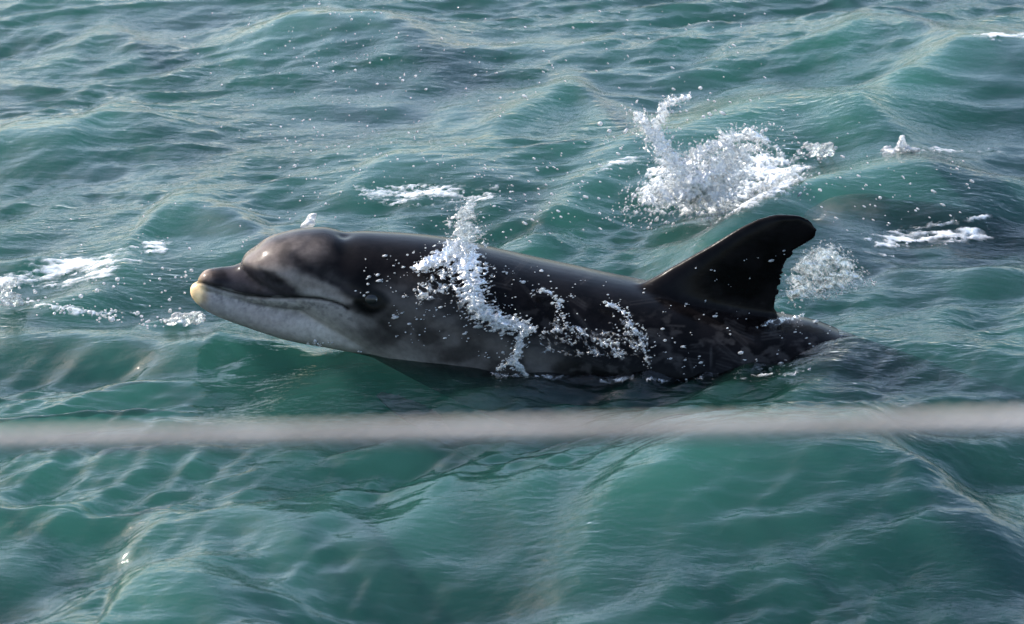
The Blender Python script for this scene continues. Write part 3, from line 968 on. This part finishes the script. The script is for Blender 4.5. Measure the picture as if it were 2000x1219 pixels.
# a small tuft right of the tall splash, one on the jaw side, one behind the head
def tuft(label, polys, n, y, seed, r=0.004, vox=0.0034, mat=None, scale=14, thr=0.5):
    g = np.random.default_rng(seed)
    uv = np.concatenate([scatter_poly(p, n, seed + i, scale, thr, 1.5) for i, p in enumerate(polys)])
    C = at_depth(uv, y + g.normal(0, 0.02, len(uv)))
    C[:, 2] = np.maximum(C[:, 2], H(C[:, 0], C[:, 1]) - 0.003)
    V, F = blobs(C, g.lognormal(math.log(r), 0.35, len(C)), (0.8, 0, 0.3), g.uniform(1, 2, len(C)))
    return tag(link('water_splash', fuse('splash', V, F, vox, 1), mat or M_SPRAY), label, 'splash', 'splashes of water')


tuft('low bubbly splash just right of the tall splash', [[(1550, 295), (1580, 278), (1625, 280), (1640, 300), (1600, 312)]], 220, on_z(1600, 310, 0.02)[1], 40, mat=M_CLEAR)
tuft('pointed white splash breaking above the submerged dolphin', [[(1722, 308), (1745, 292), (1762, 268), (1770, 276), (1766, 288), (1800, 292), (1770, 300)]], 230, on_z(1760, 306, 0.03)[1], 50)
tuft('small clear splash under the tip of the dolphin jaw', [[(318, 632), (335, 612), (370, 610), (405, 612), (400, 625), (360, 636)]], 240, on_z(360, 634, 0.0)[1], 60, mat=M_CLEAR)
tuft('little white spurt of water rising above the dolphin forehead', [[(588, 447), (603, 425), (612, 416), (616, 424), (606, 446)]], 90, 0.25, 70)
tuft('clear bubbly splash tumbling at the left edge', [[(0, 600), (0, 560), (30, 545), (30, 580), (60, 592), (30, 600)]], 150, on_z(30, 600, 0.0)[1], 80, mat=M_CLEAR)

# the sheet of water climbing over the shoulder
g = np.random.default_rng(31)
DEPTH = {}


def flank_depth(gu, gv):
    """distance of the skin along each view line, a plane where the line misses the body"""
    step = 6.0
    a = np.arange(gu.min() - step, gu.max() + 2 * step, step); b = np.arange(gv.min() - step, gv.max() + 2 * step, step)
    D = np.empty((len(a), len(b)))
    for i, x in enumerate(a):
        for j, y in enumerate(b):
            loc, _ = hit_body(x, y)
            D[i, j] = min(loc[1], 0.02) if loc is not None else np.nan
    for j in range(len(b)):                       # above the back: carry on from the crest of the back, leaning in
        col = D[:, j]
        col[np.isnan(col)] = np.nan
    for i in range(len(a)):
        row = D[i]; good = np.where(~np.isnan(row))[0]
        if len(good):
            f = good[0]; row[:f] = row[f] - 0.0
            row[np.isnan(row)] = row[good[-1]] - 0.05
        else:
            row[:] = -0.15
    # keep the sheet clear of the skin by smoothing towards the lens
    for _ in range(3):
        E = np.pad(D, 1, mode='edge')
        D = np.minimum(D, (E[:-2, 1:-1] + E[2:, 1:-1] + E[1:-1, :-2] + E[1:-1, 2:]) / 4)
    fi = np.clip((gu - a[0]) / step, 0, len(a) - 1.001); fj = np.clip((gv - b[0]) / step, 0, len(b) - 1.001)
    i = fi.astype(int); j = fj.astype(int); p = fi - i; q = fj - j
    return (D[i, j] * (1 - p) * (1 - q) + D[i + 1, j] * p * (1 - q) + D[i, j + 1] * (1 - p) * q + D[i + 1, j + 1] * p * q) - 0.022


MAIN = ('l', [(914, 404), (908, 440), (905, 480), (912, 530), (925, 580), (945, 612), (985, 634), (1042, 642)], [18, 40, 50, 46, 38, 30, 24, 10], 1.0)
WING = ('l', [(905, 465), (868, 500), (830, 518), (806, 524)], [24, 20, 14, 8], 1.0)
LEG = ('l', [(1022, 645), (1012, 680), (1003, 705), (972, 722)], [14, 13, 11, 8], 1.0)
LEG2 = ('l', [(1003, 705), (1018, 722), (1030, 735)], [9, 8, 6], 1.0)
LOOPS = [('l', [(1036, 574), (1060, 566), (1082, 574), (1092, 600), (1104, 632)], [4, 8, 9, 10, 8], 1.0),
         ('l', [(1060, 650), (1110, 640), (1150, 655), (1190, 676), (1215, 700)], [8, 14, 14, 14, 9], 1.0),
         ('l', [(1180, 592), (1205, 600), (1226, 618), (1236, 650)], [6, 10, 13, 12], 1.0),
         ('l', [(1236, 640), (1252, 655), (1260, 690), (1270, 716)], [8, 17, 16, 7], 1.0)]
FILM = [(1040, 640), (1090, 590), (1110, 625), (1160, 635), (1190, 600), (1230, 605), (1262, 640), (1270, 716), (1180, 716), (1060, 706), (1010, 690)]
quads = [sheet([MAIN, WING, LEG, LEG2], flank_depth, 12.3, 0.007, thr=0.20, scale=7, ani=3.4, rot=-0.25, relief=0.008, amp=0.5),
         sheet([MAIN, WING, LEG], lambda u, v: flank_depth(u, v) - 0.02, 15.3, 0.006, thr=0.50, scale=6, ani=3.0, rot=0.1, relief=0.01, amp=0.5),
         sheet([('p', [(786, 600), (796, 545), (840, 512), (900, 490), (915, 560), (870, 600), (810, 615)], 26, 1.0)], flank_depth, 18.1, 0.004, thr=0.58, scale=6, ani=3.0, rot=0.45, relief=0.006, veil=0.8),
         sheet([('p', FILM, 22, 1.0)], flank_depth, 19.4, 0.004, thr=0.62, scale=9, ani=2.0, rot=0.6, relief=0.006, veil=0.55)]
quads += [sheet([q], flank_depth, 20.1 + i, 0.005, thr=0.46, scale=6, ani=2.2, rot=0.9, relief=0.004, amp=0.4, veil=0.75) for i, q in enumerate(LOOPS)]
uv = np.concatenate([along(MAIN[1], [w * 1.6 for w in MAIN[2]], 330, 11), along(WING[1], [30] * 4, 120, 12), along(LEG[1], [18] * 4, 80, 13)]
                    + [along(q[1], [w * 2 for w in q[2]], 55, 14 + i) for i, q in enumerate(LOOPS)])
C = on_y(uv[:, 0], uv[:, 1], flank_depth(uv[:, 0], uv[:, 1]) - np.abs(g.normal(0, 0.012, len(uv))))
drops = blobs(C, np.clip(g.lognormal(math.log(0.0012), 0.5, len(C)), 0.0005, 0.004), (0.8, 0.1, 0.25), g.uniform(1.0, 2.4, len(C)))
tag(link('water_splash', mixed_mesh('splash', quads, [drops]), M_FILM), 'white sheet of water climbing over the dolphin shoulder and running along its flank', 'splash', 'splashes of water')

# the clear curtain of water behind the fin
g = np.random.default_rng(41)
CURT = [(1518, 604), (1528, 545), (1545, 508), (1582, 474), (1622, 466), (1668, 492), (1706, 548), (1692, 560), (1630, 578), (1570, 604)]
YC = lambda u, v: 0.02 + (u - 1530) * 0.0008
quads = [sheet([('p', CURT, 22, 1.0)], YC, 31.3, 0.006, thr=0.40, scale=9, ani=2.2, rot=0.5, relief=0.02, amp=0.4),
         sheet([('p', CURT, 24, 1.0)], lambda u, v: YC(u, v) + 0.03, 33.3, 0.006, thr=0.54, scale=8, ani=2.2, rot=1.2, relief=0.02, amp=0.4),
         sheet([('l', [(1476, 642), (1510, 626), (1550, 622), (1572, 612)], [8, 14, 12, 7], 1.0)], lambda u, v: flank_depth(u, v), 35.3, 0.006, thr=0.45, scale=8, relief=0.004)]
uv = np.concatenate([region(200, CURT, 25), along([(1600, 470), (1650, 490), (1685, 522), (1706, 550), (1660, 566), (1600, 586)], [8] * 6, 100, 26)])
C = at_depth(uv, YC(uv[:, 0], uv[:, 1]) - 0.02 + g.normal(0, 0.012, len(uv)))
drops = blobs(C, np.clip(g.lognormal(math.log(0.0013), 0.5, len(C)), 0.0005, 0.004), (0.7, 0.1, -0.4), g.uniform(1, 2, len(C)))
tag(link('water_splash', mixed_mesh('splash', quads, [drops]), M_CLEAR), 'clear bubbly curtain of water falling behind the raised fin', 'splash', 'splashes of water')

# ------------------------------------------------------------------ drops in the air and on the skin
g = np.random.default_rng(51)


def spray(name, label, uvs, y0, y1, rm, axis, st, seed):
    g = np.random.default_rng(seed)
    C = on_y(uvs[:, 0], uvs[:, 1], g.uniform(y0, y1, len(uvs)))
    ok = C[:, 2] > H(C[:, 0], C[:, 1]) + 0.004
    for i in np.where(~ok)[0]:                   # too low at that distance: bring it nearer to the lens until it flies clear
        yv = C[i, 1]
        while C[i, 2] < 0.06:
            yv -= 0.05; C[i] = on_y(uvs[i, 0], uvs[i, 1], yv)
    V, F = blobs(C, np.clip(g.lognormal(math.log(rm), 0.42, len(C)), 0.0008, 0.006), axis, g.uniform(1, st, len(C)))
    return tag(link(name, mesh_from(name, V, F), M_SPRAY), label, 'spray', None, 'stuff')


uvs = np.concatenate([region(150, [(330, 0), (900, 0), (1100, 130), (900, 330), (600, 330), (420, 250)], 1),
                      region(120, [(560, 40), (760, 20), (860, 200), (720, 420), (560, 420)], 2),
                      region(110, [(520, 300), (1000, 300), (1010, 420), (900, 450), (540, 445)], 3),
                      region(34, [(60, 380), (500, 400), (480, 520), (60, 520)], 4)])
spray('spray', 'fine glinting spray hanging in the air above the dolphin head', uvs, -0.1, 0.9, 0.0014, (0.8, 0, 0.35), 1.6, 61)
uvs = np.concatenate([region(120, [(930, 330), (1230, 250), (1220, 430), (1100, 480), (940, 470)], 5),
                      region(70, [(1000, 20), (1500, 20), (1500, 180), (1000, 200)], 6),
                      region(80, [(1560, 330), (1900, 300), (1900, 520), (1600, 440)], 7),
                      region(60, [(1200, 180), (1700, 200), (1700, 330), (1240, 300)], 8)])
spray('spray', 'streaked falling spray drops between the splash and the fin', uvs, 0.0, 0.8, 0.0016, (0.85, 0, -0.42), 2.6, 62)
uvs = np.concatenate([along([(0, 570), (120, 600), (240, 622), (320, 630)], [30, 26, 20, 14], 90, 31), region(40, [(160, 520), (380, 520), (370, 610), (180, 620)], 9)])
spray('spray', 'bubbly drops skipping over the water ahead of the snout', uvs, 0.0, 0.12, 0.0026, (1, 0, 0.2), 1.5, 63)

# drops and glints clinging to the wet skin
uvs = np.concatenate([region(150, [(690, 560), (800, 500), (1000, 520), (1000, 700), (860, 690), (720, 640)], 10),
                      region(60, [(980, 510), (1260, 560), (1260, 700), (1000, 640)], 11),
                      region(70, [(1270, 600), (1560, 560), (1640, 650), (1500, 735), (1290, 720)], 12),
                      region(26, [(700, 460), (880, 470), (860, 560), (720, 560)], 13),
                      along([(600, 668), (650, 676), (700, 688)], [5, 9, 9], 46, 14),
                      along([(1300, 725), (1400, 738), (1560, 715)], [8, 8, 8], 30, 15),
                      region(16, [(1340, 520), (1540, 440), (1520, 600)], 16)])
kp = fbm(uvs[:, 0] / 34 + 3, uvs[:, 1] / 22, 3) + g.normal(0, 0.05, len(uvs)) > 0.47
uvs = uvs[kp]
uvs = np.concatenate([uvs, uvs + g.normal(0, 5, uvs.shape)])
Cs = []
for a, b in uvs:
    loc, nr = hit_body(a, b)
    if loc is not None: Cs.append(loc + nr * 0.001)
Cs = np.array(Cs)
V_, F_ = blobs(Cs, np.clip(g.lognormal(math.log(0.0013), 0.55, len(Cs)), 0.0006, 0.0045), (0.9, 0, 0.2), g.uniform(1, 2.6, len(Cs)))
tag(link('water_beads', mesh_from('water_beads', V_, F_), M_SPRAY), 'glinting water beads running over the dark dolphin flank', 'water beads', None, 'stuff')

# the few large single drops
drop_me = ball_mesh('water_drop', 0.0055, (1.15, 1, 0.95), 2)
drop_me.materials.append(M_SPRAY)
for a, b, s, lab in [(1172, 242, 1.2, 'upper of two round white drops flying left of the splash jet'),
                     (1190, 256, 1.0, 'lower of two round white drops flying left of the splash jet'),
                     (1262, 274, 1.1, 'white water drop hanging close under the left side of the splash jet'),
                     (1368, 172, 0.9, 'topmost white water drop, above the curling tip of the splash jet'),
                     (1374, 228, 0.8, 'white water drop right of and below the curling jet tip'),
                     (218, 624, 1.3, 'largest clear water drop skipping low over the water ahead of the snout'),
                     (175, 610, 1.0, 'leftmost large clear drop skipping over the water ahead of the snout'),
                     (269, 611, 0.9, 'clear water drop low over the water beside the small jaw splash'),
                     (312, 545, 0.7, 'small clear drop in the air well ahead of the snout tip'),
                     (374, 528, 0.8, 'small clear drop in the air just above the snout tip')]:
    o = bpy.data.objects.new('water_drop', drop_me); COL.objects.link(o)
    yv = (base_y - 0.05) if a > 1000 else on_z(a, b, 0.05)[1]
    o.location = on_y(a, b, yv); o.scale = (s, s, s)
    tag(o, lab, 'water drop', 'large single water drops in the air')

# ------------------------------------------------------------------ the boat's rope close to the lens
def build_rope():
    A = CAM + ray(-3000, 911) * 2.1
    B = CAM + ray(5000, 774) * 1.45
    A, B = A - (B - A) * 0.9, B + (B - A) * 0.42          # run well past both edges of the view
    n = 2200; t = np.linspace(0, 1, n)
    ax = A + (B - A) * t[:, None]
    d = (B - A) / np.linalg.norm(B - A); Ln = np.linalg.norm(B - A)
    e1 = np.cross(d, [0, 0, 1]); e1 /= np.linalg.norm(e1); e2 = np.cross(d, e1)
    root = bpy.data.objects.new('rope', None); COL.objects.link(root)
    root.location = (A + B) / 2
    tag(root, 'blurred pale grey rope stretched straight across in front of the dolphin', 'rope')
    k = 10
    for s in range(3):
        ph = 2 * math.pi * (t * Ln / 0.034) + s * 2 * math.pi / 3
        c = ax + 0.0026 * (np.cos(ph)[:, None] * e1 + np.sin(ph)[:, None] * e2) - np.array(root.location)
        an = np.linspace(0, 2 * math.pi, k, endpoint=False)
        V = (c[:, None, :] + 0.0027 * (np.cos(an)[None, :, None] * e1 + np.sin(an)[None, :, None] * e2)).reshape(-1, 3)
        i = np.arange(n - 1)[:, None] * k; j = np.arange(k)[None, :]; q = (j + 1) % k
        F = np.stack([i + j, i + k + j, i + k + q, i + q], -1).reshape(-1, 4)
        link('strand', mesh_from('strand', V, F), M_ROPE, root)


build_rope()
